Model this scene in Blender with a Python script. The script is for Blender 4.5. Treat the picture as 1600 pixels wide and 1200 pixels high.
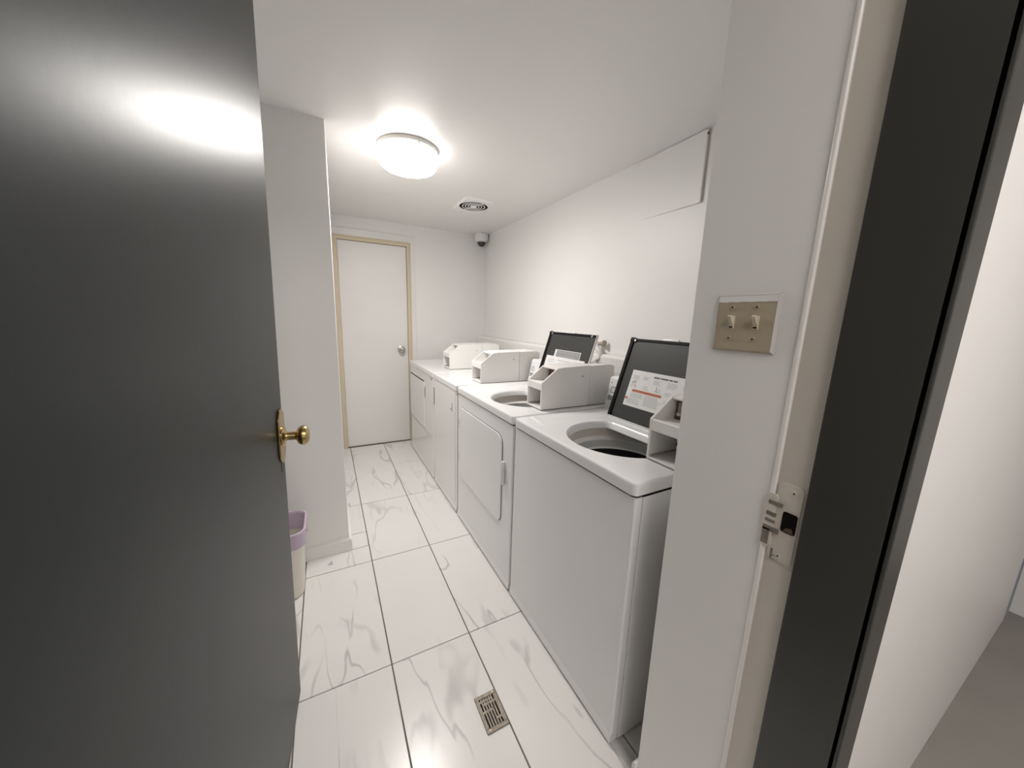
import bpy, bmesh, math, random
from mathutils import Vector, Matrix
random.seed(7)
for o in list(bpy.data.objects): bpy.data.objects.remove(o)
scene = bpy.context.scene
COL = scene.collection
R = math.radians

# ------------------------------------------------------------------ camera
CAM = (-0.7379, -0.6280, 1.3519); YAW, PITCH, ROLL, FPX = 0.4903, -0.1833, 0.0320, 545.37
cd = bpy.data.cameras.new('camera'); cam = bpy.data.objects.new('camera', cd); COL.objects.link(cam)
_f = Vector((math.sin(YAW)*math.cos(PITCH), math.cos(YAW)*math.cos(PITCH), math.sin(PITCH)))
_r = Vector((math.cos(YAW), -math.sin(YAW), 0)); _u = _r.cross(_f)
_r2 = math.cos(ROLL)*_r + math.sin(ROLL)*_u; _u2 = -math.sin(ROLL)*_r + math.cos(ROLL)*_u
m = Matrix((_r2, _u2, -_f)).transposed().to_4x4(); m.translation = Vector(CAM); cam.matrix_world = m
cd.sensor_fit = 'HORIZONTAL'; cd.sensor_width = 36.0; cd.lens = FPX/1600*36.0; cd.clip_start = 0.01
scene.camera = cam
# ------------------------------------------------------------------ world, exposure
w = bpy.data.worlds.new('world'); scene.world = w; w.use_nodes = True
w.node_tree.nodes['Background'].inputs[0].default_value = (0.9, 0.93, 1, 1)
w.node_tree.nodes['Background'].inputs[1].default_value = 0.05
vs = scene.view_settings; vs.view_transform = 'Standard'; vs.look = 'None'; vs.gamma = 1.0; vs.use_curve_mapping = False
vs.exposure = 1.27
LAMP_STRENGTH = 36.0
LAMP_SIDE = 3.6
HALL_FILL_STRENGTH = 5.1

# ------------------------------------------------------------------ materials
def srgb(r, g, b):
    f = lambda c: c/12.92 if c <= .04045 else ((c+.055)/1.055)**2.4
    return (f(r/255), f(g/255), f(b/255), 1)
MATS = {}
def mat(name, col, rough=.5, metal=0, noise=0.03, nscale=6, bump=0, bscale=200, coat=0, emit=None, spec=.5):
    if name in MATS: return MATS[name]
    M = bpy.data.materials.new(name); M.use_nodes = True; nt = M.node_tree; b = nt.nodes['Principled BSDF']
    b.inputs['Roughness'].default_value = rough; b.inputs['Metallic'].default_value = metal
    b.inputs['Specular IOR Level'].default_value = spec
    if coat: b.inputs['Coat Weight'].default_value = coat; b.inputs['Coat Roughness'].default_value = .08
    tc = nt.nodes.new('ShaderNodeTexCoord')
    nz = nt.nodes.new('ShaderNodeTexNoise'); nz.inputs['Scale'].default_value = nscale; nz.inputs['Detail'].default_value = 5
    nt.links.new(tc.outputs['Object'], nz.inputs['Vector'])
    mx = nt.nodes.new('ShaderNodeMix'); mx.data_type = 'RGBA'
    a = [max(0, c*(1-noise)) for c in col[:3]]; c2 = [min(1, c*(1+noise)) for c in col[:3]]
    mx.inputs[6].default_value = (*a, 1); mx.inputs[7].default_value = (*c2, 1)
    nt.links.new(nz.outputs['Fac'], mx.inputs[0]); nt.links.new(mx.outputs[2], b.inputs['Base Color'])
    if bump:
        n2 = nt.nodes.new('ShaderNodeTexNoise'); n2.inputs['Scale'].default_value = bscale; n2.inputs['Detail'].default_value = 3
        nt.links.new(tc.outputs['Object'], n2.inputs['Vector'])
        bp = nt.nodes.new('ShaderNodeBump'); bp.inputs['Strength'].default_value = bump; bp.inputs['Distance'].default_value = .002
        nt.links.new(n2.outputs['Fac'], bp.inputs['Height']); nt.links.new(bp.outputs['Normal'], b.inputs['Normal'])
    if emit:
        b.inputs['Emission Color'].default_value = (*emit[0], 1); b.inputs['Emission Strength'].default_value = emit[1]
    MATS[name] = M; return M

wall_m   = mat('wall_paint', (.885, .874, .862), .42, noise=.012, nscale=3, bump=.12, bscale=60)
ceil_m   = mat('ceiling_paint', (.885, .872, .86), .34, noise=.012, nscale=2, bump=.1, bscale=40)
trim_m   = mat('trim_paint', (.86, .845, .825), .3, noise=.02)
jamb_m   = mat('jamb_paint', (.70, .655, .59), .35, noise=.04)
beige_m  = mat('door_frame_tan', (.70, .60, .44), .4, noise=.05)
bdoor_m  = mat('back_door_paint', (.85, .83, .81), .4, noise=.015)
gdoor_m  = mat('grey_door_paint', (.020, .0250, .027), .37, noise=.05, nscale=4, bump=.05, bscale=60, spec=.22)
dark_m   = mat('dark_frame_paint', (.045, .045, .042), .35, noise=.1)
enamel_m = mat('white_enamel', (.86, .86, .855), .24, noise=.01, coat=.12)
enam2_m  = mat('white_enamel_old', (.85, .84, .825), .22, noise=.02, coat=.2)
box_m    = mat('coin_box_paint', (.855, .84, .815), .38, noise=.025, nscale=9)
plast_m  = mat('white_plastic', (.80, .79, .77), .3, noise=.02)
vent_m   = mat('vent_plastic', (.93, .925, .91), .3, noise=.01)
blk_m    = mat('black_rubber', (.006, .006, .006), .5, noise=.2, spec=.15)
liner_m  = mat('dark_lid_liner', (.043, .043, .042), .42, noise=.12, nscale=5, spec=.35)
tubb_m   = mat('tub_ring_beige', (.66, .62, .57), .4, noise=.08, nscale=12)
tubg_m   = mat('tub_ring_grey', (.62, .63, .63), .3, noise=.08, nscale=12)
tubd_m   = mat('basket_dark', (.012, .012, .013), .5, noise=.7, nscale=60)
brass_m  = mat('brass', (.45, .33, .155), .26, metal=1, noise=.1, nscale=20)
chrome_m = mat('satin_nickel', (.55, .53, .50), .25, metal=1, noise=.05)
steel_m  = mat('tarnished_steel', (.42, .38, .33), .42, metal=.8, noise=.35, nscale=60, bump=.4, bscale=120)
gap_m    = mat('gap_shade_grey', (.16, .155, .15), .7, noise=.2)
grate_m  = mat('grimy_grate', (.30, .26, .215), .5, metal=.55, noise=.5, nscale=90, bump=.5, bscale=150)
hole_m   = mat('dark_cavity', (.010, .009, .008), .9, noise=.3, spec=.08)
sw_m     = mat('switch_almond', (.47, .405, .30), .35, noise=.03)
swt_m    = mat('toggle_almond', (.60, .53, .40), .3, noise=.03)
lilac_m  = mat('lilac_plastic', (.56, .46, .57), .35, noise=.04)
bin_m    = mat('cream_plastic', (.80, .76, .68), .4, noise=.02)
paper_m  = mat('sticker_white', (.80, .80, .79), .4, noise=.01)
print_m  = mat('print_grey', (.46, .46, .47), .5, noise=.3, nscale=400)
print2_m = mat('print_dark', (.06, .06, .065), .5, noise=.2, nscale=300)
red_m    = mat('print_red', (.48, .12, .06), .4, noise=.2, nscale=200)
foil_m   = mat('sticker_silver', (.30, .30, .31), .4, noise=.12, nscale=80)
grout_m  = mat('grout', (.22, .185, .155), .85, noise=.2, nscale=25)
hose_m   = mat('hose_white', (.78, .74, .72), .5, noise=.03)
clay_m   = mat('valve_tan', (.45, .40, .33), .45, noise=.15, nscale=50)
rust_m   = mat('rusty_latch', (.16, .10, .06), .6, metal=.4, noise=.5, nscale=90)
lens_m   = mat('smoked_dome', (.015, .015, .018), .05, noise=.1, coat=.6)
lamp_m   = mat('lamp_diffuser', (.9, .9, .88), .4, noise=0, emit=((1.0, .962, .925), LAMP_STRENGTH))
lamps_m  = mat('lamp_side', (.9, .9, .88), .4, noise=0, emit=((1.0, .962, .925), LAMP_SIDE))
hfill_m  = mat('hall_fill_diffuser', (.9, .9, .88), .4, noise=0, emit=((1.0, .945, .895), HALL_FILL_STRENGTH))
fit_m    = mat('fixture_metal', (.80, .78, .74), .35, noise=.02)

def tile_material():
    M = bpy.data.materials.new('marble_tile'); M.use_nodes = True; nt = M.node_tree; N = nt.nodes.new; L = nt.links.new
    b = nt.nodes['Principled BSDF']; b.inputs['Roughness'].default_value = .24; b.inputs['Specular IOR Level'].default_value = .45
    tc = N('ShaderNodeTexCoord'); oi = N('ShaderNodeObjectInfo')
    mul = N('ShaderNodeMath'); mul.operation = 'MULTIPLY'; mul.inputs[1].default_value = 57.0; L(oi.outputs['Random'], mul.inputs[0])
    comb = N('ShaderNodeCombineXYZ'); L(mul.outputs[0], comb.inputs[0]); L(mul.outputs[0], comb.inputs[2])
    add = N('ShaderNodeVectorMath'); add.operation = 'ADD'; L(tc.outputs['Object'], add.inputs[0]); L(comb.outputs[0], add.inputs[1])
    mp = N('ShaderNodeMapping'); mp.inputs['Rotation'].default_value = (0, 0, R(38)); mp.inputs['Scale'].default_value = (2.1, .55, 1)
    L(add.outputs[0], mp.inputs['Vector'])
    # thin veins: zero crossing of a distorted noise
    def veins(scale, dist, width, power):
        n = N('ShaderNodeTexNoise'); n.inputs['Scale'].default_value = scale; n.inputs['Detail'].default_value = 3.5
        n.inputs['Roughness'].default_value = .48; n.inputs['Distortion'].default_value = dist
        L(mp.outputs[0], n.inputs['Vector'])
        s = N('ShaderNodeMath'); s.operation = 'SUBTRACT'; s.inputs[1].default_value = .5; L(n.outputs['Fac'], s.inputs[0])
        a = N('ShaderNodeMath'); a.operation = 'ABSOLUTE'; L(s.outputs[0], a.inputs[0])
        r = N('ShaderNodeMapRange'); r.inputs[1].default_value = 0; r.inputs[2].default_value = width; r.inputs[3].default_value = 1; r.inputs[4].default_value = 0
        r.interpolation_type = 'SMOOTHSTEP'
        L(a.outputs[0], r.inputs[0]); return r
    mk = N('ShaderNodeTexNoise'); mk.inputs['Scale'].default_value = 2.6; mk.inputs['Detail'].default_value = 2; L(add.outputs[0], mk.inputs['Vector'])
    mr = N('ShaderNodeMapRange'); mr.inputs[1].default_value = .48; mr.inputs[2].default_value = .64; L(mk.outputs['Fac'], mr.inputs[0])
    v1 = veins(1.35, .15, .0065, 1); v2 = veins(1.7, .3, .026, 1)
    p1 = N('ShaderNodeMath'); p1.operation = 'MULTIPLY'; L(v1.outputs[0], p1.inputs[0]); p1.inputs[1].default_value = .5
    p2a = N('ShaderNodeMath'); p2a.operation = 'MULTIPLY'; L(v2.outputs[0], p2a.inputs[0]); L(mr.outputs[0], p2a.inputs[1])
    p2 = N('ShaderNodeMath'); p2.operation = 'MULTIPLY'; L(p2a.outputs[0], p2.inputs[0]); p2.inputs[1].default_value = .42
    mk1 = N('ShaderNodeMapRange'); mk1.inputs[1].default_value = .42; mk1.inputs[2].default_value = .56; L(mk.outputs['Fac'], mk1.inputs[0])
    p1b = N('ShaderNodeMath'); p1b.operation = 'MULTIPLY'; L(p1.outputs[0], p1b.inputs[0]); L(mk1.outputs[0], p1b.inputs[1])
    mxm = N('ShaderNodeMath'); mxm.operation = 'MAXIMUM'; L(p1b.outputs[0], mxm.inputs[0]); L(p2.outputs[0], mxm.inputs[1])
    cl = N('ShaderNodeTexNoise'); cl.inputs['Scale'].default_value = 3; cl.inputs['Detail'].default_value = 4; L(add.outputs[0], cl.inputs['Vector'])
    base = N('ShaderNodeMix'); base.data_type = 'RGBA'; base.inputs[6].default_value = (.79, .775, .755, 1); base.inputs[7].default_value = (.85, .84, .825, 1)
    L(cl.outputs['Fac'], base.inputs[0])
    out = N('ShaderNodeMix'); out.data_type = 'RGBA'; out.inputs[7].default_value = (.32, .31, .305, 1)
    L(base.outputs[2], out.inputs[6]); L(mxm.outputs[0], out.inputs[0]); L(out.outputs[2], b.inputs['Base Color'])
    return M
tile_m = tile_material()

# ------------------------------------------------------------------ helpers
ORG = {}          # object -> world origin
def tag(o, label=None, cat=None, group=None, kind=None):
    if label: o['label'] = label
    if cat: o['category'] = cat
    if group: o['group'] = group
    if kind: o['kind'] = kind
    return o
def thing(name, loc, label, cat, group=None, kind=None):
    o = bpy.data.objects.new(name, None); o.empty_display_size = .05; COL.objects.link(o); o.location = loc
    ORG[o.name] = Vector(loc); return tag(o, label, cat, group, kind)
def link(name, bm, m, parent=None, loc=None, smooth=True, angle=35):
    org = ORG[parent.name] if parent is not None else Vector(loc or (0, 0, 0))
    bmesh.ops.recalc_face_normals(bm, faces=bm.faces)
    bmesh.ops.translate(bm, verts=bm.verts, vec=-org)
    me = bpy.data.meshes.new(name); bm.to_mesh(me); bm.free()
    if smooth:
        for p in me.polygons: p.use_smooth = True
        me.set_sharp_from_angle(angle=R(angle))
    me.materials.append(m)
    o = bpy.data.objects.new(name, me); COL.objects.link(o)
    if smooth:
        wn = o.modifiers.new('weighted_normal', 'WEIGHTED_NORMAL'); wn.keep_sharp = True; wn.weight = 80
    if parent is not None: o.parent = parent
    else: o.location = org
    ORG[o.name] = org; return o
def B(): return bmesh.new()
def box(bm, x0, x1, y0, y1, z0, z1, bev=0, seg=2):
    t = bmesh.new(); r = bmesh.ops.create_cube(t, size=1)
    for v in t.verts: v.co = Vector(((x0+x1)/2+v.co.x*(x1-x0), (y0+y1)/2+v.co.y*(y1-y0), (z0+z1)/2+v.co.z*(z1-z0)))
    if bev: bmesh.ops.bevel(t, geom=t.edges[:], offset=bev, segments=seg, affect='EDGES', profile=.5)
    merge(bm, t); return bm
def merge(bm, t, mtx=None):
    mp = {}
    for v in t.verts: mp[v] = bm.verts.new(mtx @ v.co if mtx else v.co)
    for f in t.faces:
        try: bm.faces.new([mp[v] for v in f.verts])
        except ValueError: pass
    t.free()
def prism(bm, pts, axis, a, b, bev=0, seg=2, caps=(True, True)):
    """polygon pts (2D) extruded along axis ('x': pts=(y,z); 'y': pts=(x,z); 'z': pts=(x,y))"""
    t = bmesh.new()
    def P(p, h): return {'x': (h, p[0], p[1]), 'y': (p[0], h, p[1]), 'z': (p[0], p[1], h)}[axis]
    A = [t.verts.new(P(p, a)) for p in pts]; Bv = [t.verts.new(P(p, b)) for p in pts]; n = len(pts)
    for i in range(n): t.faces.new((A[i], A[(i+1) % n], Bv[(i+1) % n], Bv[i]))
    if caps[0]: t.faces.new(A[::-1])
    if caps[1]: t.faces.new(Bv)
    bmesh.ops.recalc_face_normals(t, faces=t.faces)
    if bev: bmesh.ops.bevel(t, geom=t.edges[:], offset=bev, segments=seg, affect='EDGES', profile=.5)
    merge(bm, t); return bm
def rrect(x0, x1, y0, y1, r, seg=5):
    rs = r if isinstance(r, (list, tuple)) else (r,)*4   # order: (x0,y0),(x1,y0),(x1,y1),(x0,y1)
    out = []
    for (cx, cy, a0, rr) in ((x0, y0, 180, rs[0]), (x1, y0, 270, rs[1]), (x1, y1, 0, rs[2]), (x0, y1, 90, rs[3])):
        if rr <= 0: out.append((cx, cy)); continue
        sx = cx+rr if cx == x0 else cx-rr; sy = cy+rr if cy == y0 else cy-rr
        for k in range(seg+1):
            a = R(a0+90*k/seg); out.append((sx+rr*math.cos(a), sy+rr*math.sin(a)))
    return out
def lathe(bm, prof, c, axis='z', seg=40, a0=0, a1=360):
    """prof = list of (r, h); revolve round axis through c"""
    full = abs(a1-a0-360) < 1e-6; n = seg if full else seg+1; rings = []
    for r, h in prof:
        ring = []
        for k in range(n):
            a = R(a0+(a1-a0)*k/seg); u, v = r*math.cos(a), r*math.sin(a)
            p = {'z': (u, v, h), 'x': (h, u, v), 'y': (u, h, v)}[axis]
            ring.append(bm.verts.new((c[0]+p[0], c[1]+p[1], c[2]+p[2])))
        rings.append(ring)
    for A, Bq in zip(rings, rings[1:]):
        for k in range(n if full else n-1):
            j = (k+1) % n
            try: bm.faces.new((A[k], A[j], Bq[j], Bq[k]))
            except ValueError: pass
    bmesh.ops.remove_doubles(bm, verts=bm.verts, dist=1e-6)
    return bm
def disc_cap(prof): return [(1e-7, prof[0][1])]+prof+[(1e-7, prof[-1][1])]
def tube(bm, pts, r, seg=10):
    P = [Vector(p) for p in pts]; rings = []
    for i, p in enumerate(P):
        d = (P[min(i+1, len(P)-1)]-P[max(i-1, 0)]).normalized()
        a = d.orthogonal().normalized() if i == 0 else (rings_a - d*rings_a.dot(d)).normalized()
        rings_a = a; b = d.cross(a)
        rings.append([bm.verts.new(p+r*(math.cos(2*math.pi*k/seg)*a+math.sin(2*math.pi*k/seg)*b)) for k in range(seg)])
    for A, Q in zip(rings, rings[1:]):
        for k in range(seg): bm.faces.new((A[k], A[(k+1) % seg], Q[(k+1) % seg], Q[k]))
    bm.faces.new(rings[0][::-1]); bm.faces.new(rings[-1]); return bm
def smooth_path(pts, n=8):
    P = [Vector(p) for p in pts]; P = [P[0]]+P+[P[-1]]; out = []
    for i in range(1, len(P)-2):
        for k in range(n):
            t = k/n; a, b, c, d = P[i-1], P[i], P[i+1], P[i+2]
            out.append(.5*((2*b)+(c-a)*t+(2*a-5*b+4*c-d)*t*t+(3*b-a-3*c+d)*t**3))
    out.append(P[-2]); return out

# ------------------------------------------------------------------ dimensions (metres)
H = 2.2423; XR = .876; YB = 3.14; XC = -.687; YC = 1.41; XA = -1.30
YJ = -.317; YH = -.47; XH = -.968      # jamb start, hall face of the wall, hinge side of doorway

# ------------------------------------------------------------------ structure
def struct(name, bm, m, label, cat, smooth=False):
    o = link(name, bm, m, smooth=smooth); return tag(o, label, cat, kind='structure')
b = B(); box(b, XA-.1, XR+.1, YH, YB+.1, -.06, -.008)
floor = struct('floor', b, grout_m, 'marble-look tiled floor of the laundry room with brown grout', 'floor')
G, TX, TY = .005, .3229, .6645
xs = [-.5832+TX*k for k in range(-3, 6)]; ys = [.5923+TY*k for k in range(-2, 6)]
tcache = {}
def tile(x0, x1, y0, y1):
    x0, x1, y0, y1 = max(x0, XA), min(x1, XR), max(y0, YH), min(y1, YB)
    if x1-x0 < .012 or y1-y0 < .012: return
    wx, wy = round(x1-x0-G, 4), round(y1-y0-G, 4)
    if (wx, wy) not in tcache:
        t = B(); box(t, -wx/2, wx/2, -wy/2, wy/2, -.009, 0, .0009, 1)
        me = bpy.data.meshes.new('tile'); t.to_mesh(me); t.free(); me.materials.append(tile_m); tcache[(wx, wy)] = me
    o = bpy.data.objects.new('tile', tcache[(wx, wy)]); COL.objects.link(o); o.parent = floor
    o.location = ((x0+x1)/2, (y0+y1)/2, 0)
for i in range(len(xs)-1):
    for j in range(len(ys)-1):
        x0, x1, y0, y1 = xs[i], xs[i+1], ys[j], ys[j+1]
        if x1 <= XC+.05 and y0 >= YC-.02: continue
        if x0 < XC < x1 and y1 > YC:                       # the column of tiles cut round the wall end
            if y0 < YC:
                tile(x0, x1, y0, YC-.004); tile(XC, x1, YC-.004, 1.56); tile(XC, x1, 1.56, y1)
            else: tile(XC, x1, y0, y1)
        elif x1 <= XC and y1 > YC: tile(x0, x1, y0, YC)
        elif j == 0 and x0 > 0 and x0 < .2: tile(x0, x0+.055, y0, y1); tile(x0+.055, x1, y0, y1)
        else: tile(x0, x1, y0, y1)

b = B(); prism(b, [(-.805, 1.318), (-.777, 1.312), (-.782, 1.352)], 'z', -.0005, .0004); link('tile_chip', b, print_m, floor, smooth=False)
b = B(); box(b, XA-.1, XR+.1, YH, YB+.1, H, H+.08)
ceiling = struct('ceiling', b, ceil_m, 'smooth white painted ceiling of the laundry room', 'ceiling')
b = B(); box(b, XR, XR+.1, -.106, YB+.1, -.06, H)
wall_r = struct('wall_right', b, wall_m, 'long white wall behind the machines', 'wall')
DX0, DX1, DZ = -.640, .060, 2.068
b = B(); box(b, XC-.7, DX0, YB, YB+.1, -.06, H); box(b, DX1, XR, YB, YB+.1, -.06, H); box(b, DX0, DX1, YB, YB+.1, DZ, H)
box(b, DX0-.05, DX1+.05, YB+.09, YB+.1, -.06, DZ)
wall_b = struct('wall_back', b, wall_m, 'white end wall around the closed back door', 'wall')
b = B(); prism(b, rrect(XA-.1, XC, YC, YB, (0, .005, 0, 0), 5), 'z', -.06, H)
wall_l = struct('wall_left', b, wall_m, 'white projecting wall block left of the back door', 'wall', smooth=True)
b = B(); box(b, XA-.1, XA, YH, YC, -.06, H)
wall_a = struct('wall_alcove', b, wall_m, 'white wall of the alcove behind the grey door', 'wall')
b = B()
box(b, .008, XR+1.2, YH, -.106, -.06, H)
box(b, XH-1.4, XH-.008, YH, YJ+.012, -.06, H); box(b, XH-.008, .008, YH, YJ+.012, 2.165, H)
wall_f = struct('wall_front', b, wall_m, 'white wall holding the light switches beside the doorway', 'wall')
b = B(); box(b, 0, .01, YJ-.004, -.106, 0, H)
o = link('plaster_face', b, wall_m, wall_f, smooth=False)

# baseboards
b = B(); e = .013
prism(b, [(XA, YC-e), (XC+e, YC-e), (XC+e, YB-.03), (XC, YB-.03), (XC, YC), (XA, YC)], 'z', 0, .071)
e = .008; prism(b, [(XA, YC-e), (XC+e, YC-e), (XC+e, YB-.03), (XC, YB-.03), (XC, YC), (XA, YC)], 'z', .071, .078)
base_l = struct('baseboard_left', b, trim_m, 'low white baseboard wrapping the left wall block', 'baseboard')
b = B(); prism(b, [(0, 0), (.012, 0), (.012, .075), (.006, .083), (0, .083)], 'x', -.010, XR)
for v in b.verts: v.co.y += -.106
base_f = struct('baseboard_front', b, trim_m, 'white baseboard on the wall end beside the nearest washer', 'baseboard')

# pipe ledge along the right wall
b = B(); prism(b, [(.815, 0), (XR, 0), (XR, 1.150), (.829, 1.150), (.815, 1.134)], 'y', -.106, YB)
trim1 = struct('trim_1', b, trim_m, 'long white boxed ledge along the wall behind the machines', 'ledge')
b = B(); box(b, .868, XR, -.106, YB, 1.150, 1.163, .003)
link('capping_bead', b, trim_m, trim1)
# caulk run under the ceiling by the access panel
b = B(); tube(b, [(XR-.001, .62+.045*k, H-.012-.004*math.sin(k*1.7)) for k in range(9)], .005, 6)
tag(link('trim_2', b, trim_m), 'rough caulk line along the ceiling above the wall access panel', 'caulk', kind='structure')

# ------------------------------------------------------------------ doorway frame with strike
fr = thing('trim_3', (0, -.37, 0), 'pale door frame jamb with a worn metal strike plate', 'door frame', kind='structure')
YS = -.373
b = B(); prism(b, [(.012, YJ), (-.002, YJ), (-.0035, YJ-.002), (-.002, YJ-.005), (0, YJ-.006), (0, YS), (.012, YS)], 'z', 0, 2.165)
link('jamb_rebate', b, jamb_m, fr)
b = B(); prism(b, rrect(-.0045, .006, YJ-.0055, YJ+.0035, .004, 4), 'z', 0, 2.165)
link('jamb_bead', b, trim_m, fr)
b = B(); box(b, -.012, .012, YH-.012, YS, 0, 2.165, .003)
link('door_stop', b, dark_m, fr)
b = B(); box(b, -.012, .062, YH-.014, YH-.001, 0, 2.21, .003)
link('hall_casing', b, dark_m, fr)
b = B(); box(b, XH-.012, XH, YH-.012, YJ, 0, 2.165, .002); link('hinge_jamb', b, jamb_m, fr)
b = B(); box(b, XH, 0, YH-.012, YJ, 2.153, 2.165, .002); link('head_jamb', b, jamb_m, fr)
# strike plate (in the rebate plane X = 0, facing -X)
st_root_z = .993
b = B()
prism(b, rrect(-.366, -.326, .915, 1.070, .006), 'x', -.0022, 0)
t = B(); prism(t, rrect(-.33, YJ+.006, .935, 1.044, .006), 'x', -.0060, -.0030); merge(b, t)
sp = link('strike_plate', b, jamb_m, fr)
b = B(); prism(b, rrect(-.364, -.341, .977, 1.017, .004), 'x', -.0032, -.0018); link('latch_hole', b, hole_m, sp, smooth=False)
b = B(); prism(b, [(-.362, .979), (-.345, .979), (-.349, .986), (-.358, .989)], 'x', -.0036, -.0030); link('rust_patch', b, rust_m, sp, smooth=False)
for i, (y0, y1, z0, z1) in enumerate(((-.340, -.317, 1.022, 1.030), (-.332, -.316, .999, 1.007), (-.332, -.316, .986, .992), (-.340, -.314, .968, .978), (-.326, -.314, .940, .972))):
    b = B(); box(b, -.0068, -.0050, y0, y1, z0, z1); o = link('worn_metal', b, steel_m, sp, smooth=False)
for y, z in ((-.352, 1.056), (-.345, .926)):
    b = B(); lathe(b, disc_cap([(.0058, -.0036), (.0058, -.0018)]), (0, y, z), 'x', 16); s = link('screw', b, jamb_m, sp)
    b = B(); lathe(b, disc_cap([(.0016, -.0040), (.0016, -.0030)]), (0, y, z), 'x', 8); link('screw_slot', b, hole_m, sp)
b = B(); box(b, -.003, -.0020, -.335, -.332, .915, .935); box(b, -.003, -.0020, -.341, -.332, .9135, .9150); box(b, -.003, -.0020, -.341, -.334, .921, .9225)
link('chipped_edge', b, steel_m, sp, smooth=False)

# ------------------------------------------------------------------ dark grey entry door, swung open
d1 = thing('door_1', (XH+.004, YJ-.012, 0), 'dark grey entry door standing open with a brass knob', 'door', kind='structure')
DL = .958; ZD0, ZD1 = .012, 2.145
# local axes: length a (hinge -> edge), face normal n (towards +X)
ang = math.atan2(.072, .965); LEAN = R(1.05)
dm = Matrix.Translation((XH+.004, YJ-.012, 0)) @ Matrix.Rotation(-ang, 4, 'Z') @ Matrix.Rotation(LEAN, 4, 'Y')
def dlink(name, bm, m, parent=d1, **k):
    bmesh.ops.transform(bm, matrix=dm, verts=bm.verts); return link(name, bm, m, parent, **k)
b = B(); box(b, -.044, 0, 0, DL, ZD0, ZD1, .0015, 1); dlink('door_slab', b, gdoor_m)
ky, kz = DL-.052, .985
es = B(); prism(es, [(ky-.030, kz-.058), (ky-.006, kz-.082), (ky+.024, kz-.082), (ky+.045, kz-.060), (ky+.045, kz+.060), (ky+.024, kz+.082), (ky-.006, kz+.082), (ky-.030, kz+.058)], 'x', 0, .007, .002, 2)
kn = dlink('knob_plate', es, brass_m)
b = B(); lathe(b, disc_cap([(.030, .006), (.030, .010), (.026, .014), (.014, .017), (.0125, .022), (.0125, .042), (.016, .045), (.024, .049), (.029, .056), (.030, .064), (.027, .072), (.018, .077), (.006, .0785)]), (0, ky, kz), 'x', 32)
dlink('door_knob', b, brass_m)
b = B(); box(b, 0, .0008, ky-.0015, ky+.0015, kz-.112, kz-.083); dlink('dark_slit', b, hole_m, smooth=False)  # thin dark slit below the knob plate
b = B(); box(b, -.036, -.010, DL-.0005, DL+.0015, kz-.03, kz+.03, .0005, 1); dlink('latch_plate', b, brass_m)
for z in (.25, 1.07, 1.90):
    b = B(); lathe(b, disc_cap([(.007, z-.05), (.007, z+.05)]), (-.01, -.006, 0), 'z', 12); dlink('hinge', b, chrome_m)

# ------------------------------------------------------------------ back door
d2 = thing('door_2', (-.29, YB, 0), 'closed white flush door in a tan frame on the end wall', 'door', kind='structure')
def fbox(x0, x1, y0, y1, z0, z1, name, m, p=d2, bev=.002):
    b = B(); box(b, x0, x1, y0, y1, z0, z1, bev); return link(name, b, m, p)
def uframe(w, ya, yb, name, m, bev=.0015):
    b = B(); prism(b, [(DX0, 0), (DX0+w, 0), (DX0+w, DZ-w), (DX1-w, DZ-w), (DX1-w, 0), (DX1, 0), (DX1, DZ), (DX0, DZ)], 'y', ya, yb, bev, 1); return link(name, b, m, d2, angle=20)
uframe(.036, YB-.010, YB+.07, 'door_frame', beige_m)
uframe(.010, YB-.017, YB-.010, 'frame_lip', beige_m, .001)
sl = fbox(DX0+.038, DX1-.038, YB+.012, YB+.05, .009, DZ-.039, 'door_slab', bdoor_m)
b = B(); lathe(b, disc_cap([(.038, .012), (.038, .004), (.032, 0), (.015, -.004), (.014, -.022), (.022, -.028), (.032, -.036), (.033, -.046), (.025, -.056), (.010, -.060)]), (-.048, YB, 1.005), 'y', 28)
link('door_knob', b, chrome_m, d2)
b = B(); lathe(b, disc_cap([(.008, -.0605), (.008, -.059)]), (-.048, YB, 1.005), 'y', 14); link('knob_button', b, steel_m, d2)
b = B(); box(b, DX0+.036, DX1-.036, YB+.004, YB+.06, -.004, .006); link('threshold', b, grout_m, d2, smooth=False)
# white casing round the tan frame
b = B(); prism(b, [(DX1+.001, 0), (DX1+.046, 0), (DX1+.046, DZ+.066), (XC+.014, DZ+.066), (XC+.014, DZ+.001), (DX1+.001, DZ+.001)], 'y', YB-.011, YB, .0015, 1)
tag(link('trim_4', b, trim_m), 'flat white casing around the tan back door frame', 'casing', kind='structure')

# ------------------------------------------------------------------ ceiling lamp
lx, ly = -.287, 1.495
lp = thing('ceiling_light', (lx, ly, H), 'glowing white drum ceiling light near the middle of the room', 'ceiling light')
b = B(); lathe(b, disc_cap([(.155, 0), (.158, -.004), (.158, -.020), (.150, -.024)]), (lx, ly, H), 'z', 56); link('lamp_base', b, fit_m, lp)
b = B(); lathe(b, [(.144, -.092), (.134, -.099), (.08, -.103), (1e-7, -.104)], (lx, ly, H), 'z', 56)
link('diffuser', b, lamp_m, lp)
b = B(); lathe(b, [(.1505, -.018), (.1515, -.026), (.1515, -.075), (.149, -.085), (.144, -.092)], (lx, ly, H), 'z', 56); link('diffuser_side', b, lamps_m, lp)
b = B(); box(b, lx+.018, lx+.026, ly-.1575, ly-.1505, H-.040, H-.020, .002); link('clip', b, fit_m, lp)

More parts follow.
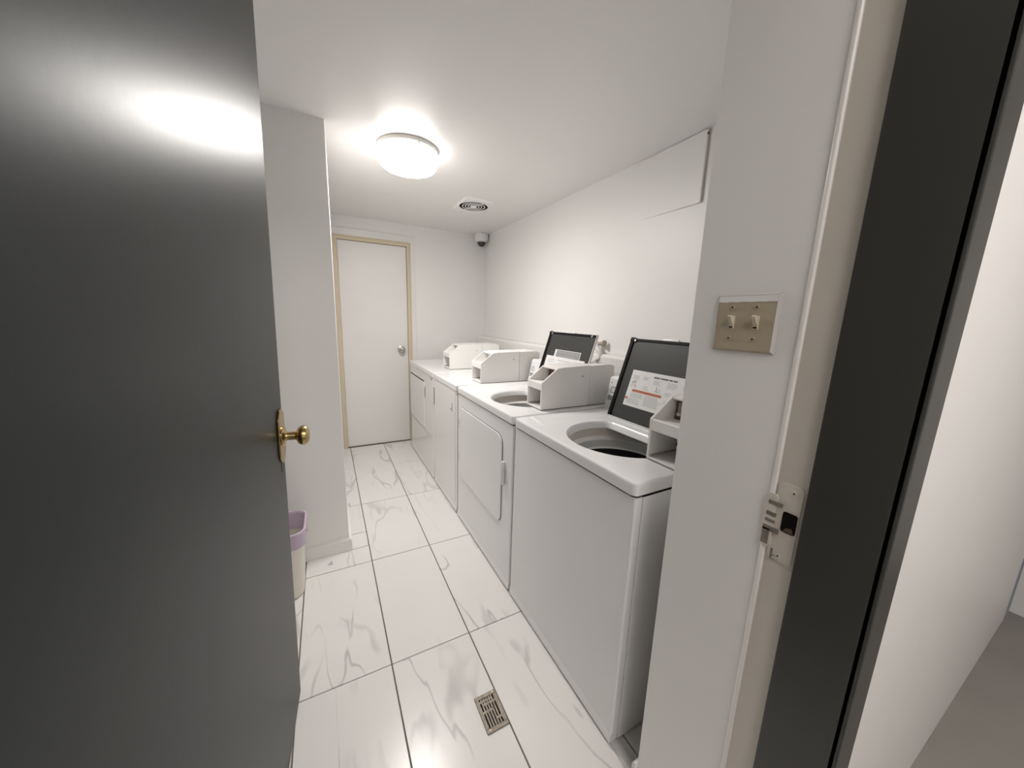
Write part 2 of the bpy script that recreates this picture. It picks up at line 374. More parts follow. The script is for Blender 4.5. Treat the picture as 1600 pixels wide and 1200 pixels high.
# ------------------------------------------------------------------ exhaust vent
vx, vy = .368, 2.195
vt = thing('exhaust_vent', (vx, vy, H), 'square white exhaust fan grille with round dark slots on ceiling', 'vent')
def vring(r0, r1, z0, z1, a0=0, a1=360, seg=36):
    t = B(); lathe(t, [(r0, z0), (r1, z0), (r1, z1), (r0, z1), (r0, z0)], (vx, vy, H), 'z', seg, a0, a1); return t
# plate with round hole: square ring lofted to a circle
b = B(); N = 48; HX, HY = .125, .165
def sq(a, hx, hy, r=.03):
    lo, hi = 0, .4; c, s = math.cos(a), math.sin(a)
    for _ in range(30):
        mid = (lo+hi)/2; qx, qy = abs(c*mid)-hx+r, abs(s*mid)-hy+r
        d = math.hypot(max(qx, 0), max(qy, 0))+min(max(qx, qy), 0)-r
        if d < 0: lo = mid
        else: hi = mid
    return lo
RO = .114
loops = []
for fn in (lambda a: (RO, -.011), lambda a: (RO, -.0135), lambda a: (RO+.003, -.014), lambda a: (sq(a, HX-.006, HY-.008), -.014), lambda a: (sq(a, HX, HY), -.008), lambda a: (sq(a, HX, HY), 0)):
    loops.append([b.verts.new((vx+fn(2*math.pi*k/N)[0]*math.cos(2*math.pi*k/N), vy+fn(2*math.pi*k/N)[0]*math.sin(2*math.pi*k/N), H+fn(2*math.pi*k/N)[1])) for k in range(N)])
for A, Q in zip(loops, loops[1:]):
    for k in range(N): b.faces.new((A[k], A[(k+1) % N], Q[(k+1) % N], Q[k]))
link('grille_plate', b, vent_m, vt)
b = B(); lathe(b, disc_cap([(.118, -.0110), (.118, -.002)]), (vx, vy, H), 'z', 36); link('duct_shade_disc', b, hole_m, vt)  # flat black disc stands in for the shade inside the duct
for r in (.089, .066, .044): link('grille_ring', vring(r-.0036, r+.0036, -.0140, -.0118), vent_m, vt)
b = B(); lathe(b, disc_cap([(.026, -.011), (.026, -.015), (.020, -.018), (.006, -.019)]), (vx, vy, H), 'z', 28); link('grille_hub', b, vent_m, vt)
for a in (-70, 110):
    t = B(); box(t, .018, .113, -.005, .005, -.0138, -.0116, .0006, 1)
    b = B(); merge(b, t, Matrix.Translation((vx, vy, H)) @ Matrix.Rotation(R(a), 4, 'Z')); link('grille_spoke', b, vent_m, vt)

# ------------------------------------------------------------------ dome camera
sx, sy = .800, 3.055
sc = thing('security_camera', (sx, sy, H), 'white dome security camera with black lens bubble in ceiling corner', 'camera')
b = B(); lathe(b, disc_cap([(.074, 0), (.076, -.006), (.074, -.058), (.069, -.070), (.054, -.078), (.046, -.080)]), (sx, sy, H), 'z', 40); link('housing', b, plast_m, sc)
b = B(); lathe(b, [(.047, -.078)]+[(.046*math.cos(R(a)), -.082-.052*math.sin(R(a))) for a in range(0, 90, 10)]+[(1e-7, -.134)], (sx, sy, H), 'z', 36); link('dome', b, lens_m, sc)
b = B(); lathe(b, [(.047, -.076), (.053, -.078), (.053, -.086), (.047, -.087), (.047, -.076)], (sx, sy, H), 'z', 36); link('dome_ring', b, plast_m, sc)
b = B(); lathe(b, disc_cap([(.006, -.001), (.006, -.008)]), (sx-.022, sy-.072, H), 'z', 10); link('screw', b, steel_m, sc)

# ------------------------------------------------------------------ access panel high on the right wall
ap = thing('access_panel', (XR, .70, 1.93), 'white painted access panel high on the wall above nearest washer', 'panel')
b = B(); b2 = [(.546, -.012), (.905, -.0008), (.905, .001), (.546, .001)]
prism(b, [(XR+dx, y) for y, dx in b2], 'z', 1.925, H-.003, .001, 1); link('panel', b, wall_m, ap)
b = B(); box(b, XR-.012, XR-.002, .541, .546, 1.925, H-.004, .001, 1); link('panel_edge', b, jamb_m, ap)
b = B(); box(b, XR-.014, XR-.004, .5410, .5455, H-.028, H-.018, .001, 1); link('catch', b, rust_m, ap)

# ------------------------------------------------------------------ light switch
pl = thing('light_switch', (0, -.22, 1.36), 'almond double light switch plate with two toggles beside the doorway', 'light switch')
y0, y1, z0, z1 = -.2795, -.162, 1.302, 1.416
b = B(); t = bmesh.new()
A = [t.verts.new((-.0002, y, z)) for y, z in ((y0, z0), (y1, z0), (y1, z1), (y0, z1))]
I = .0045; Q = [t.verts.new((-.0058, y, z)) for y, z in ((y0+I, z0+I), (y1-I, z0+I), (y1-I, z1-I), (y0+I, z1-I))]
for k in range(4): t.faces.new((A[k], A[(k+1) % 4], Q[(k+1) % 4], Q[k]))
t.faces.new(Q); t.faces.new(A[::-1]); merge(b, t); link('switch_plate', b, sw_m, pl, smooth=False)
# white wall paint lapped over the top and the side edges of the plate
b = B(); N = 14; top = []; bot = []
for k in range(N+1):
    y = y0+I+(y1-y0-2*I)*k/N; zz = z1-.0165+.0004*math.sin(k*1.9)+.0003*math.sin(k*4.1)
    top.append((y, z1-I)); bot.append((y, zz))
prism(b, top+bot[::-1], 'x', -.0064, -.0056)
t = bmesh.new(); e = .0006
for (ya, za, yb, zb) in ((y0, z1, y1, z1), (y1, z0, y1, z1), (y0, z0, y0, z1)):
    ia = lambda y, z: (max(min(y, y1-I), y0+I), max(min(z, z1-I), z0+I))
    pa, pb = ia(ya, za), ia(yb, zb); oy, oz = (0, e) if za == zb else ((e if ya == y1 else -e), 0)
    vsx = [t.verts.new(v) for v in ((-.0006, ya+oy, za+oz), (-.0006, yb+oy, zb+oz), (-.0064, pb[0]+oy, pb[1]+oz), (-.0064, pa[0]+oy, pa[1]+oz))]
    t.faces.new(vsx)
bmesh.ops.solidify(t, geom=t.faces[:], thickness=.0006); merge(b, t); link('paint_overlap', b, wall_m, pl, smooth=False)
for cy in (-.1975, -.2435):
    b = B(); box(b, -.0072, -.0050, cy-.0055, cy+.0055, 1.347, 1.3725, .0008, 1); sr = link('toggle_collar', b, swt_m, pl)
    b = B(); box(b, -.0076, -.0070, cy-.0036, cy+.0036, 1.3492, 1.3520); link('toggle_slot', b, hole_m, pl, smooth=False)
    b = B(); prism(b, [(-.0055, 1.3525), (-.0165, 1.3655), (-.0175, 1.3720), (-.0140, 1.3745), (-.0055, 1.3700)], 'y', cy-.0038, cy+.0042, .0012, 2); link('toggle', b, swt_m, pl)
    for cz in (1.3895, 1.3285):
        b = B(); lathe(b, disc_cap([(.0042, -.0074), (.0042, -.0056)]), (0, cy+.0015, cz), 'x', 16); link('screw', b, sw_m, pl)
        b = B(); lathe(b, disc_cap([(.0017, -.0079), (.0017, -.0070)]), (0, cy+.0015, cz), 'x', 8); link('screw_hole', b, hole_m, pl)

# ------------------------------------------------------------------ floor drain
dr = thing('floor_drain', (-.301, .266, 0), 'small tarnished metal floor drain grate set in the tile', 'drain')
gx0, gx1, gy0, gy1 = -.342, -.2625, .203, .327
b = B(); box(b, gx0, gx1, gy0, gy1, .0002, .0016); link('drain_well', b, hole_m, dr, smooth=False)
for nm, a in (('drain_rim', (gx0, gx1, gy1-.013, gy1)), ('drain_rim', (gx0, gx1, gy0, gy0+.013)), ('drain_rim', (gx0, gx0+.012, gy0+.013, gy1-.013)), ('drain_rim', (gx1-.014, gx1, gy0+.013, gy1-.013))):
    b = B(); box(b, *a, .001, .0052, .001, 1); link(nm, b, grate_m, dr)
nb = 6
for k in range(1, nb):
    x = gx0+.010+(gx1-gx0-.022)*k/nb
    b = B(); box(b, x-.0032, x+.0032, gy0+.013, gy1-.013, .001, .0045, .0008, 1); link('grate_bar', b, grate_m, dr)
for k, (y, xa, xb) in enumerate(((.268, gx0+.01, gx0+.05), (.292, gx0+.02, gx1-.01), (.236, gx1-.035, gx1-.01), (.304, gx0+.01, gx1-.02))):
    b = B(); box(b, xa, xb, y-.004, y+.004, .001, .0050, .001, 1); link('grate_crossbar', b, grate_m, dr)
for cx, cy in ((gx0+.012, gy0+.007), (gx1-.012, gy1-.007)):
    b = B(); lathe(b, disc_cap([(.004, .005), (.004, .006)]), (cx, cy, 0), 'z', 12); link('screw', b, steel_m, dr)

# ------------------------------------------------------------------ trash bin behind the door
tb = thing('trash_bin', (-1.01, 1.215, 0), 'cream trash bin with a lilac rim tucked behind the grey door', 'trash bin')
def rloop(bm, cx, cy, hx, hy, r, z): return [bm.verts.new((x, y, z)) for x, y in rrect(cx-hx, cx+hx, cy-hy, cy+hy, r, 6)]
def loft(bm, spec, cap0=True, cap1=False, cx=-1.01, cy=1.215):
    Ls = [rloop(bm, cx, cy, *s) for s in spec]; n = len(Ls[0])
    for A, Q in zip(Ls, Ls[1:]):
        for k in range(n): bm.faces.new((A[k], A[(k+1) % n], Q[(k+1) % n], Q[k]))
    if cap0: bm.faces.new(Ls[0][::-1])
    if cap1: bm.faces.new(Ls[-1])
b = B(); loft(b, [(.100, .090, .045, .002), (.106, .096, .048, .008), (.121, .110, .05, .30), (.117, .106, .05, .30), (.098, .088, .045, .012)], True, True); link('bin_body', b, bin_m, tb)
b = B(); loft(b, [(.117, .106, .05, .270), (.128, .117, .052, .272), (.131, .120, .054, .335), (.134, .123, .055, .340), (.133, .122, .055, .350), (.126, .115, .05, .352), (.118, .107, .047, .340), (.110, .100, .045, .262), (.117, .106, .05, .262)], False); link('bin_rim', b, lilac_m, tb)
b = B(); box(b, -.882, -.873, 1.20, 1.23, .30, .308, .001, 1); link('rim_catch', b, clay_m, tb)

# ------------------------------------------------------------------ coin boxes
def coin_box(root, y0, y1, top=.914, mech=False, xo=0.0):
    cb = bpy.data.objects.new('coin_box', None); COL.objects.link(cb); cb.parent = root; ORG[cb.name] = ORG[root.name]
    cb.empty_display_size = .03
    t = .009; X = lambda x: x+xo
    z = lambda h: top+h
    prof = [(X(.17), z(.003)), (X(.17), z(.137)), (X(.258), z(.204)), (X(.292), z(.209)), (X(.465), z(.214)), (X(.465), z(.003))]
    for a in (y0, y1-t):
        b = B(); prism(b, prof, 'y', a, a+t, .0015, 2); link('side_panel', b, box_m, cb)
    b = B(); prism(b, [(X(.256), z(.195)), (X(.256), z(.202)), (X(.294), z(.2085)), (X(.465), z(.2135)), (X(.465), z(.204)), (X(.294), z(.199))], 'y', y0+t-.001, y1-t+.001, .0015, 2); link('top_panel', b, box_m, cb)
    b = B(); prism(b, [(X(.1702), z(.100)), (X(.1702), z(.134)), (X(.176), z(.139)), (X(.182), z(.134)), (X(.30), z(.126)), (X(.30), z(.118)), (X(.182), z(.118)), (X(.182), z(.100))], 'y', y0+t-.001, y1-t+.001, .001, 1); link('front_rail', b, box_m, cb)
    b = B(); box(b, X(.171), X(.465), y0+t-.001, y1-t+.001, z(.003), z(.010), .001, 1); link('base_plate', b, box_m, cb)
    b = B(); box(b, X(.175), X(.465), y0+.002, y1-.002, z(.0002), z(.0032)); link('gasket', b, hole_m, cb, smooth=False)
    # rear casing behind the seam
    b = B(); prism(b, [(X(.467), z(.003)), (X(.467), z(.212)), (X(.60), z(.216)), (X(.632), z(.206)), (X(.632), z(.003))], 'y', y0+.001, y1-.001, .002, 2); link('rear_casing', b, box_m, cb)
    b = B(); lathe(b, disc_cap([(.0045, -.0015), (.0045, .001)]), (X(.417), y0, z(.160)), 'y', 14); link('screw', b, steel_m, cb)
    b = B(); lathe(b, disc_cap([(.003, z(.214)), (.003, z(.2165))]), (X(.57), (y0+y1)/2, 0), 'z', 12); link('screw', b, steel_m, cb)
    # inner partition with a guide strip seen through the lower opening
    b = B(); box(b, X(.30), X(.304), y0+t, y1-t, z(.010), z(.118)); link('inner_panel', b, box_m, cb, smooth=False)
    b = B(); box(b, X(.178), X(.30), y1-t-.003, y1-t, z(.012), z(.017)); link('guide_rail', b, clay_m, cb, smooth=False)
    if mech:
        b = B(); box(b, X(.272), X(.280), y0+.020, y0+.104, z(.118), z(.190), .001, 1); link('coin_slide', b, rust_m, cb)
        b = B(); box(b, X(.268), X(.2725), y0+.024, y0+.096, z(.152), z(.188), .001, 1); link('coin_slide_plate', b, steel_m, cb)
        for q in (.030, .056, .086):
            b = B(); box(b, X(.264), X(.272), y0+q, y0+q+.010, z(.142), z(.152), .001, 1); link('coin_tab', b, plast_m, cb)
        for q in (.045, .073):
            b = B(); box(b, X(.266), X(.272), y0+q, y0+q+.009, z(.122), z(.142), .001, 1); link('coin_stop', b, steel_m, cb)
        b = B(); lathe(b, disc_cap([(.016, .294), (.016, .299)]), (xo, y0+.078, z(.052)), 'x', 20); link('lock_disc', b, plast_m, cb)
        b = B(); box(b, X(.294), X(.2995), y0+.098, y0+.106, z(.030), z(.040)); link('lock_tab', b, rust_m, cb, smooth=False)
    else:
        b = B(); box(b, X(.285), X(.292), y0+.02, y1-.02, z(.128), z(.194), .001, 1); link('coin_slide', b, rust_m if y0 < 1 else box_m, cb)
    return cb

# ------------------------------------------------------------------ washers
def sdf_round(px, py, hx, hy, r):
    qx, qy = abs(px)-hx+r, abs(py)-hy+r
    return math.hypot(max(qx, 0), max(qy, 0))+min(max(qx, qy), 0)-r
def march(fn, c, a):
    lo, hi = 0.0, 1.5; ca, sa = math.cos(a), math.sin(a)
    for _ in range(40):
        mid = (lo+hi)/2
        if fn(c[0]+ca*mid, c[1]+sa*mid) < 0: lo = mid
        else: hi = mid
    return (c[0]+ca*lo, c[1]+sa*lo)
def cabinet(root, y0, y1, m, flange=True, ztop=.868):
    b = B(); prism(b, rrect(0, .028, y0, y1, (.007, 0, 0, .007), 5), 'z', .046 if flange else .03, ztop, 0); link('front_panel', b, m, root)
    b = B(); prism(b, rrect(.0325, .690, y0, y1, (.002, .01, .01, .002), 3), 'z', .012, ztop, 0, caps=(True, False)); link('cabinet', b, m, root)
    b = B(); prism(b, [(.03, .012), (-.004, .012), (-.004, .018), (0, .047), (.03, .047)], 'y', y0+.002, y1-.002, .001, 1); link('base_flange', b, m, root)
    for yy in (y0+.03, y1-.03):
        for xx in (.05, .64):
            b = B(); lathe(b, disc_cap([(.016, .0), (.016, .006), (.010, .012), (.010, .03)]), (xx, yy, 0), 'z', 12); link('foot', b, blk_m, root)
HCX, HCR = .260, .215
def washer(y0, y1, label, m, hy, seam=True, small=False):
    cy = (y0+y1)/2
    root = thing('washing_machine', (.345, cy, 0), label, 'washer')
    cabinet(root, y0, y1, m)
    hc = (HCX-.02, hy)
    def hole(ins):
        def f(x, y):
            d1 = math.hypot(x-HCX, y-hy)-(HCR-ins); d2 = x-(.372-ins); k = .02; h = max(k-abs(d1-d2), 0)/k
            return max(d1, d2)+h*h*k*.25
        return f
    def outer(ins):
        return lambda x, y: sdf_round(x-(.345-.003), y-cy, .348-ins, (y1-y0)/2-ins+.001, max(.018-ins, .004))
    NA = 120; b = B(); loops = []
    spec = [(hole(.0135), .886), (hole(.013), .890), (hole(.0075), .905), (hole(.005), .9095), (hole(.0025), .9125), (hole(0), .9147), (hole(-.004), .915), (hole(-.008), .915), (outer(.013), .915), (outer(.009), .915), (outer(.004), .9135), (outer(.001), .910), (outer(0), .905), (outer(0), .900), (outer(0), .880), (outer(0), .876), (outer(.006), .873)]
    corner = [math.atan2(sy*((y1-y0)/2-.005)+cy-hc[1], xx-hc[0]) for xx in (.0, .685) for sy in (-1, 1)]
    angs = sorted([2*math.pi*k/NA-math.pi for k in range(NA)]+[c+d for c in corner for d in (-.03, -.015, 0, .015, .03)])
    for fn, z in spec: loops.append([b.verts.new((*march(fn, hc, a), z)) for a in angs])
    n = len(angs)
    for A, Q in zip(loops, loops[1:]):
        for k in range(n): b.faces.new((A[k], A[(k+1) % n], Q[(k+1) % n], Q[k]))
    # raised shoulder along the far side of the top, sloping down towards the opening
    t = B(); ya, yb, yc = hy+.228, hy+.284, y1-.022
    pts = [(.050, ya, .9149), (.52, ya+.035, .9149), (.52, yb+.035, .9225), (.062, yb, .9225), (.055, yc, .9149), (.52, yc, .9149), (.52, yc-.012, .9225), (.066, yc-.012, .9225)]
    V = [t.verts.new(p) for p in pts]
    for f in ((0, 1, 2, 3), (3, 2, 6, 7), (7, 6, 5, 4), (0, 3, 7, 4), (1, 5, 6, 2)): t.faces.new([V[i] for i in f])
    link('top_shoulder', t, m, root, smooth=False)
    link('top_panel', b, m, root, angle=28)
    # rubber-dark seam under the top
    b = B(); prism(b, rrect(.004, .688, y0+.004, y1-.004, .012, 4), 'z', .866, .876, 0, caps=(False, False)); link('top_seam', b, hole_m, root, smooth=False)
    # tub, one mesh for each ring
    tub = bpy.data.objects.new('tub', None); COL.objects.link(tub); tub.parent = root; ORG[tub.name] = ORG[root.name]; tub.empty_display_size = .03
    c = (HCX, hy, 0)
    b = B(); lathe(b, [(.222, .888), (.206, .888), (.2045, .886), (.2035, .850), (.200, .847)], c, 'z', 64); link('splash_ring', b, tubb_m, tub)
    b = B(); lathe(b, [(.203, .850), (.199, .848), (.187, .842), (.184, .839), (.1835, .836)], c, 'z', 64); link('balance_ring', b, plast_m, tub)
    b = B(); lathe(b, [(.1835, .837), (.182, .812), (.178, .806)], c, 'z', 64); link('basket_rim', b, tubg_m, tub)
    b = B(); lathe(b, [(.180, .808), (.175, .806), (.172, .801)], c, 'z', 64); link('basket_lip', b, plast_m, tub)
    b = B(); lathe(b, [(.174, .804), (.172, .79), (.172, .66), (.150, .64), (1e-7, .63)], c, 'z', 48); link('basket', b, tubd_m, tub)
    # rear console
    ca = y0+(.142 if y0 < .5 else .19); cb_ = y1-.006
    b = B(); prism(b, [(.516, .9155), (.548, 1.074), (.558, 1.080), (.655, 1.080), (.655, .9155)], 'y', ca, cb_, .003, 2); con = link('console', b, m, root)
    t = math.atan2(.032, .162); cm = Matrix.Translation((.516, 0, .9155)) @ Matrix.Rotation(t, 4, 'Y')
    b = B(); box(b, -.0012, .001, ca+.02, cb_-.012, .045, .155); bmesh.ops.transform(b, matrix=cm, verts=b.verts); link('console_label', b, paper_m, con, smooth=False)
    b = B(); box(b, -.0018, 0, ca+.02, cb_-.012, .048, .072); bmesh.ops.transform(b, matrix=cm, verts=b.verts); link('console_band', b, foil_m, con, smooth=False)
    b = B(); outl = rrect(cb_-.055, cb_-.022, .087, .118, .009, 5); inn = rrect(cb_-.0515, cb_-.0255, .0905, .1145, .006, 5)
    t1 = [b.verts.new((-.0018, *p)) for p in outl]; t2 = [b.verts.new((-.0018, *p)) for p in inn]; n = len(t1)
    for k in range(n): b.faces.new((t1[k], t1[(k+1) % n], t2[(k+1) % n], t2[k]))
    arc = [(cb_-.0385+.006*math.cos(R(a)), .1025+.006*math.sin(R(a))) for a in range(-110, 130, 20)]; arc2 = [(cb_-.0385+.0038*math.cos(R(a)), .1025+.0038*math.sin(R(a))) for a in range(-110, 130, 20)]
    q1 = [b.verts.new((-.0018, *p)) for p in arc]; q2 = [b.verts.new((-.0018, *p)) for p in arc2]
    for k in range(len(q1)-1): b.faces.new((q1[k], q1[k+1], q2[k+1], q2[k]))
    bmesh.ops.transform(b, matrix=cm, verts=b.verts); link('console_emblem', b, print2_m, con, smooth=False)
    b = B(); lathe(b, disc_cap([(.003, -.002), (.003, 0)]), (0, cb_-.018, .137), 'x', 10); bmesh.ops.transform(b, matrix=cm, verts=b.verts); link('console_screw', b, print2_m, con)
    return root
LT = R(17.5)
def lid(root, ya, yb):
    """open lid: hinge at X=.43; coordinates (n forward, u along Y, v up the lid)"""
    lm = Matrix(((-math.cos(LT), 0, math.sin(LT), .434), (0, 1, 0, 0), (math.sin(LT), 0, math.cos(LT), .917), (0, 0, 0, 1)))
    L = .384
    def ll(name, bm, m, p, **k): bmesh.ops.transform(bm, matrix=lm, verts=bm.verts); return link(name, bm, m, p, **k)
    b = B(); box(b, -.020, -.004, ya, yb, 0, L+.004, .005, 3); sh = ll('lid', b, enamel_m, root)
    b = B(); box(b, -.006, .001, ya+.006, yb-.004, .004, L-.004, .002, 2); ll('lid_liner', b, liner_m, sh)
    b = B(); box(b, -.019, .007, yb-.019, yb+.003, .002, L-.004, .005, 3); ll('edge_gasket', b, blk_m, sh)
    b = B(); box(b, -.006, .004, ya+.006, yb-.006, L-.016, L-.002, .002, 2); ll('edge_gasket', b, blk_m, sh)
    b = B(); box(b, -.019, .009, yb-.026, yb+.004, L-.022, L+.002, .006, 3); ll('corner_bumper', b, blk_m, sh)
    for u in (yb-.026, ya+.026):
        b = B(); lathe(b, disc_cap([(.0075, -.002), (.0075, .006), (.005, .008)]), (0, u, L-.012), 'x', 14); ll('bumper_stud', b, chrome_m, sh)
    b = B(); box(b, -.003, .005, (ya+yb)/2-.035, (ya+yb)/2+.045, L-.004, L+.006, .003, 2); ll('lid_pull', b, enamel_m, sh)
    b = B(); box(b, .000, .010, ya+.01, yb-.01, -.008, .004, .002, 1); ll('hinge_strip', b, tubg_m, sh)
    b = B(); box(b, -.002, .010, yb-.018, yb-.002, .004, .02, .003, 2); ll('hinge_knuckle', b, blk_m, sh)
    return sh, ll
def bars(ll, sh, spec, m, name, x=.0016):
    b = B()
    for (u0, u1, v0, v1) in spec: box(b, x, x+.0004, min(u0, u1), max(u0, u1), v0, v1)
    o = ll(name, b, m, sh, smooth=False)
    if len(spec) > 1: o['kind'] = 'stuff'
    return o

W1 = washer(0, .709, 'nearest white top-load washer, open lid with large white instruction sticker', enamel_m, .318)
sh, ll = lid(W1, .148, .582)
b = B(); box(b, .0006, .0014, .170, .515, .070, .236, 0); ll('instruction_sticker', b, paper_m, sh, smooth=False)
bars(ll, sh, [(.486, .330, .1375, .1485)], red_m, 'warning_stripe')
rnd = random.Random(3)
hd = []; u = .392
for wlen in (.030, .004, .038, .004, .016, .004, .018):
    if wlen > .01: hd.append((u, u-wlen, .2145, .2205))
    u -= wlen
bars(ll, sh, hd, print2_m, 'sticker_heading')
txt = []
def para(u0, u1, v, n, dv=.0052, h=.0018):
    for k in range(n): txt.append((u0, u0-(u0-u1)*rnd.uniform(.7, 1), v-dv*k-h, v-dv*k))
para(.500, .462, .212, 4); para(.444, .408, .212, 3); para(.388, .350, .205, 4); para(.318, .268, .206, 5); para(.246, .200, .206, 4); para(.318, .285, .164, 3); para(.246, .19, .17, 5)
para(.490, .418, .131, 4); para(.500, .425, .106, 5); para(.410, .320, .131, 9); para(.312, .20, .131, 9)
bars(ll, sh, txt, print_m, 'sticker_text')
b = B()
for (u, v, r) in ((.495, .181, .005), (.483, .184, .006)): lathe(b, disc_cap([(r, .0016), (r, .0020)]), (0, u, v), 'x', 12)
for (u0, v0, u1, v1) in ((.496, .180, .500, .158), (.486, .178, .482, .160), (.476, .17, .472, .155), (.366, .18, .361, .158), (.352, .172, .344, .160), (.372, .160, .346, .157), (.43, .170, .41, .168), (.432, .160, .404, .157)):
    tube(b, [(.0017, u0, v0), (.0017, u1, v1)], .0011, 5)
ll('sticker_drawings', b, print_m, sh)['kind'] = 'stuff'
bars(ll, sh, [(.513, .501, .099, .110)], red_m, 'hazard_mark')
coin_box(W1, .001, .121, .9155, mech=True)

W2 = washer(.726, 1.495, 'white washer with dryer-style front door and open dark lid, second nearest', enamel_m, 1.040)
sh, ll = lid(W2, .834, 1.268)
b = B(); box(b, .0006, .0014, .910, 1.158, .205, .274); ll('silver_sticker', b, foil_m, sh, smooth=False)
bars(ll, sh, [(1.158, .910, .271, .274), (1.158, 1.140, .205, .272), (.914, .910, .205, .274)], paper_m, 'sticker_border')
bars(ll, sh, [(1.125, .93, .258, .261), (1.06, .96, .245, .247), (1.12, .95, .235, .237)], print_m, 'sticker_text')
b = B(); box(b, .0016, .0024, .860, 1.230, .075, .230); ll('instruction_sticker', b, paper_m, sh, smooth=False)
bars(ll, sh, [(1.10, .99, .207, .211), (1.20, 1.13, .205, .208), (1.20, 1.14, .192, .195), (1.08, .93, .192, .194), (1.20, .90, .176, .178)], print_m, 'sticker_text', .0026)
coin_box(W2, .766, .902, .9155)
# dryer-style door on the front of the second washer
b = B(); prism(b, rrect(.8275, 1.4475, .3185, .7925, (.047, .02, .02, .055), 8), 'x', -.0012, .0005); link('door_groove_shade', b, gap_m, W2, smooth=False)  # grey backing sheet, paints the shadow line in the groove round the door
b = B(); prism(b, rrect(.830, 1.447, .321, .790, (.045, .02, .02, .052), 8), 'x', -.008, -.0008, .003, 2); dd = link('front_door', b, enamel_m, W2)
b = B(); box(b, -.019, -.001, .797, .815, .545, .668, .005, 3); link('door_handle', b, plast_m, W2)
for z in (.45, .675):
    b = B(); box(b, -.0065, -.0005, 1.449, 1.457, z-.028, z+.028, .001, 1); link('hinge', b, steel_m, W2)

# ------------------------------------------------------------------ dryers
def dryer(y0, y1, label):
    cy = (y0+y1)/2; root = thing('dryer', (.345, cy, 0), label, 'dryer')
    cabinet(root, y0, y1, enam2_m, ztop=.872)
    b = B(); prism(b, rrect(-.006, .692, y0-.002, y1+.002, .014, 5), 'z', .874, .915, .006, 3); link('top_panel', b, enamel_m, root)
    b = B(); prism(b, rrect(.004, .686, y0+.004, y1-.004, .01, 3), 'z', .866, .876, 0, caps=(False, False)); link('top_seam', b, hole_m, root, smooth=False)
    b = B(); prism(b, [(.60, .915), (.63, 1.062), (.645, 1.07), (.70, 1.07), (.70, .915)], 'y', y0+.20, y1-.005, .003, 2); link('console', b, enam2_m, root)
    return root
D3 = dryer(1.518, 2.072, 'plain white dryer with a small latch, between washer and end dryer')
b = B(); box(b, -.004, 0, 1.606, 1.617, .715, .775, .002, 2); lt = link('latch', b, chrome_m, D3)
b = B(); lathe(b, disc_cap([(.007, -.012), (.007, 0)]), (0, 1.611, .735), 'x', 14); link('latch_button', b, chrome_m, D3)
b = B(); box(b, -.006, 0, 2.058, 2.068, .66, .80, .001, 1); link('hinge', b, steel_m, D3)
b = B(); box(b, -.0045, .002, 1.50, 1.518, .85, .872, .001, 1); link('corner_clip', b, clay_m, D3)
b = B(); prism(b, rrect(1.545, 2.05, .075, .862, .012, 4), 'x', -.0025, -.0002, .001, 2); link('access_door', b, enam2_m, D3)
coin_box(D3, 1.524, 1.690, .9155)
D4 = dryer(2.092, 2.955, 'farthest white dryer with a low front door, beside the back door')
b = B(); box(b, -.0012, .0005, 2.40, 2.935, .788, .797); link('fascia_slot', b, hole_m, D4, smooth=False)
b = B(); prism(b, rrect(2.375, 2.935, .372, .786, .02, 5), 'x', -.008, -.0003, .003, 2); link('front_door', b, enam2_m, D4)
for yy in (2.362, 2.942):
    b = B(); box(b, -.006, 0, yy-.006, yy+.006, .66, .745, .001, 1); link('hinge', b, steel_m, D4)
b = B(); box(b, -.006, 0, 2.13, 2.17, .845, .865, .002, 1); link('badge', b, clay_m, D4)
b = B(); box(b, -.0015, 0, 2.20, 2.935, .352, .356); link('panel_crease', b, clay_m, D4, smooth=False)
coin_box(D4, 2.205, 2.385, .9155)

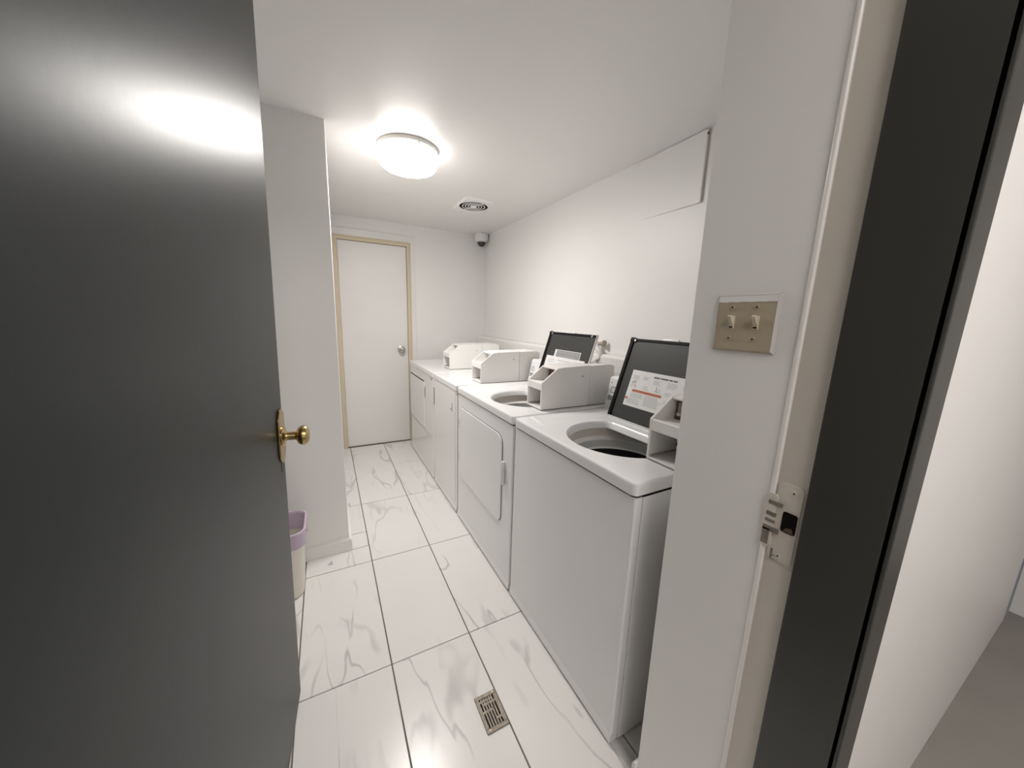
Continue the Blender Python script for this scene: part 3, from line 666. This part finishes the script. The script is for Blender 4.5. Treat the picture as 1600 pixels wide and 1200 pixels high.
# ------------------------------------------------------------------ water valves on the wall behind the second washer
wv = thing('water_valve', (XR, 1.13, 1.21), 'tan water shutoff valve with a bulging white hose behind open lid', 'valve')
b = B(); tube(b, [(XR, 1.150, 1.212), (.835, 1.150, 1.212)], .013, 12); link('valve_body', b, clay_m, wv)
b = B(); tube(b, [(.842, 1.160, 1.215), (.842, 1.098, 1.218)], .010, 12); link('valve_stem', b, clay_m, wv)
b = B(); lathe(b, disc_cap([(.018, 1.084), (.021, 1.088), (.021, 1.098), (.017, 1.102)]), (.842, 0, 1.218), 'y', 16); link('valve_handle', b, clay_m, wv)
b = B(); tube(b, smooth_path([(.836, 1.150, 1.205), (.825, 1.140, 1.19), (.822, 1.105, 1.165), (.824, 1.098, 1.13), (.80, 1.125, 1.10), (.775, 1.15, 1.06), (.765, 1.16, .98)]), .0165, 12); link('hose', b, hose_m, wv)
b = B(); tube(b, [(.835, 1.168, 1.190), (.815, 1.185, 1.15), (.79, 1.20, 1.08)], .0065, 8); link('thin_pipe', b, clay_m, wv)
b = B(); box(b, .828, .842, 1.156, 1.178, 1.182, 1.192, .002, 1); link('pipe_clamp', b, rust_m, wv)
b = B(); tube(b, [(.80, 1.125, 1.112), (.76, 1.20, 1.075)], .004, 8); link('drain_rod', b, rust_m, wv)

# ------------------------------------------------------------------ hallway outside the door (where the camera stands)
b = B(); box(b, -2.4, 2.2, -2.3, YH, -.06, -.002); struct('floor_hall', b, mat('hall_floor', (.30, .28, .26), .5, noise=.1), 'plain floor of the hallway outside the doorway', 'floor')
b = B(); box(b, -2.4, 2.2, -2.3, YH, 2.42, 2.5); struct('ceiling_hall', b, ceil_m, 'white hallway ceiling outside the laundry room', 'ceiling')
b = B(); box(b, -2.4, 2.2, -2.4, -2.3, -.06, 2.5); struct('wall_hall', b, wall_m, 'white hallway wall opposite the laundry room doorway', 'wall')
b = B(); box(b, -2.5, -2.4, -2.4, YH, -.06, 2.5); struct('wall_hall_left', b, wall_m, 'white left end wall of the hallway', 'wall')
b = B(); box(b, 2.2, 2.3, -2.4, YH, -.06, 2.5); struct('wall_hall_right', b, wall_m, 'white right end wall of the hallway', 'wall')
b = B(); box(b, -2.4, 2.2, YH, YH+.06, H, 2.5); struct('wall_hall_upper', b, wall_m, 'white hallway wall above the laundry room ceiling', 'wall')
hl = thing('hall_fill_light', (-.25, -1.40, 2.42), 'unseen rectangular fill light panel added on the hallway ceiling', 'ceiling light')  # added fill panel behind the camera, brightens the near side of the room
b = B(); box(b, -.87, .37, -1.72, -1.08, 2.385, 2.42, .004, 1); link('fill_panel_frame', b, fit_m, hl)
b = B(); box(b, -.84, .34, -1.69, -1.11, 2.380, 2.386); link('diffuser', b, hfill_m, hl, smooth=False)
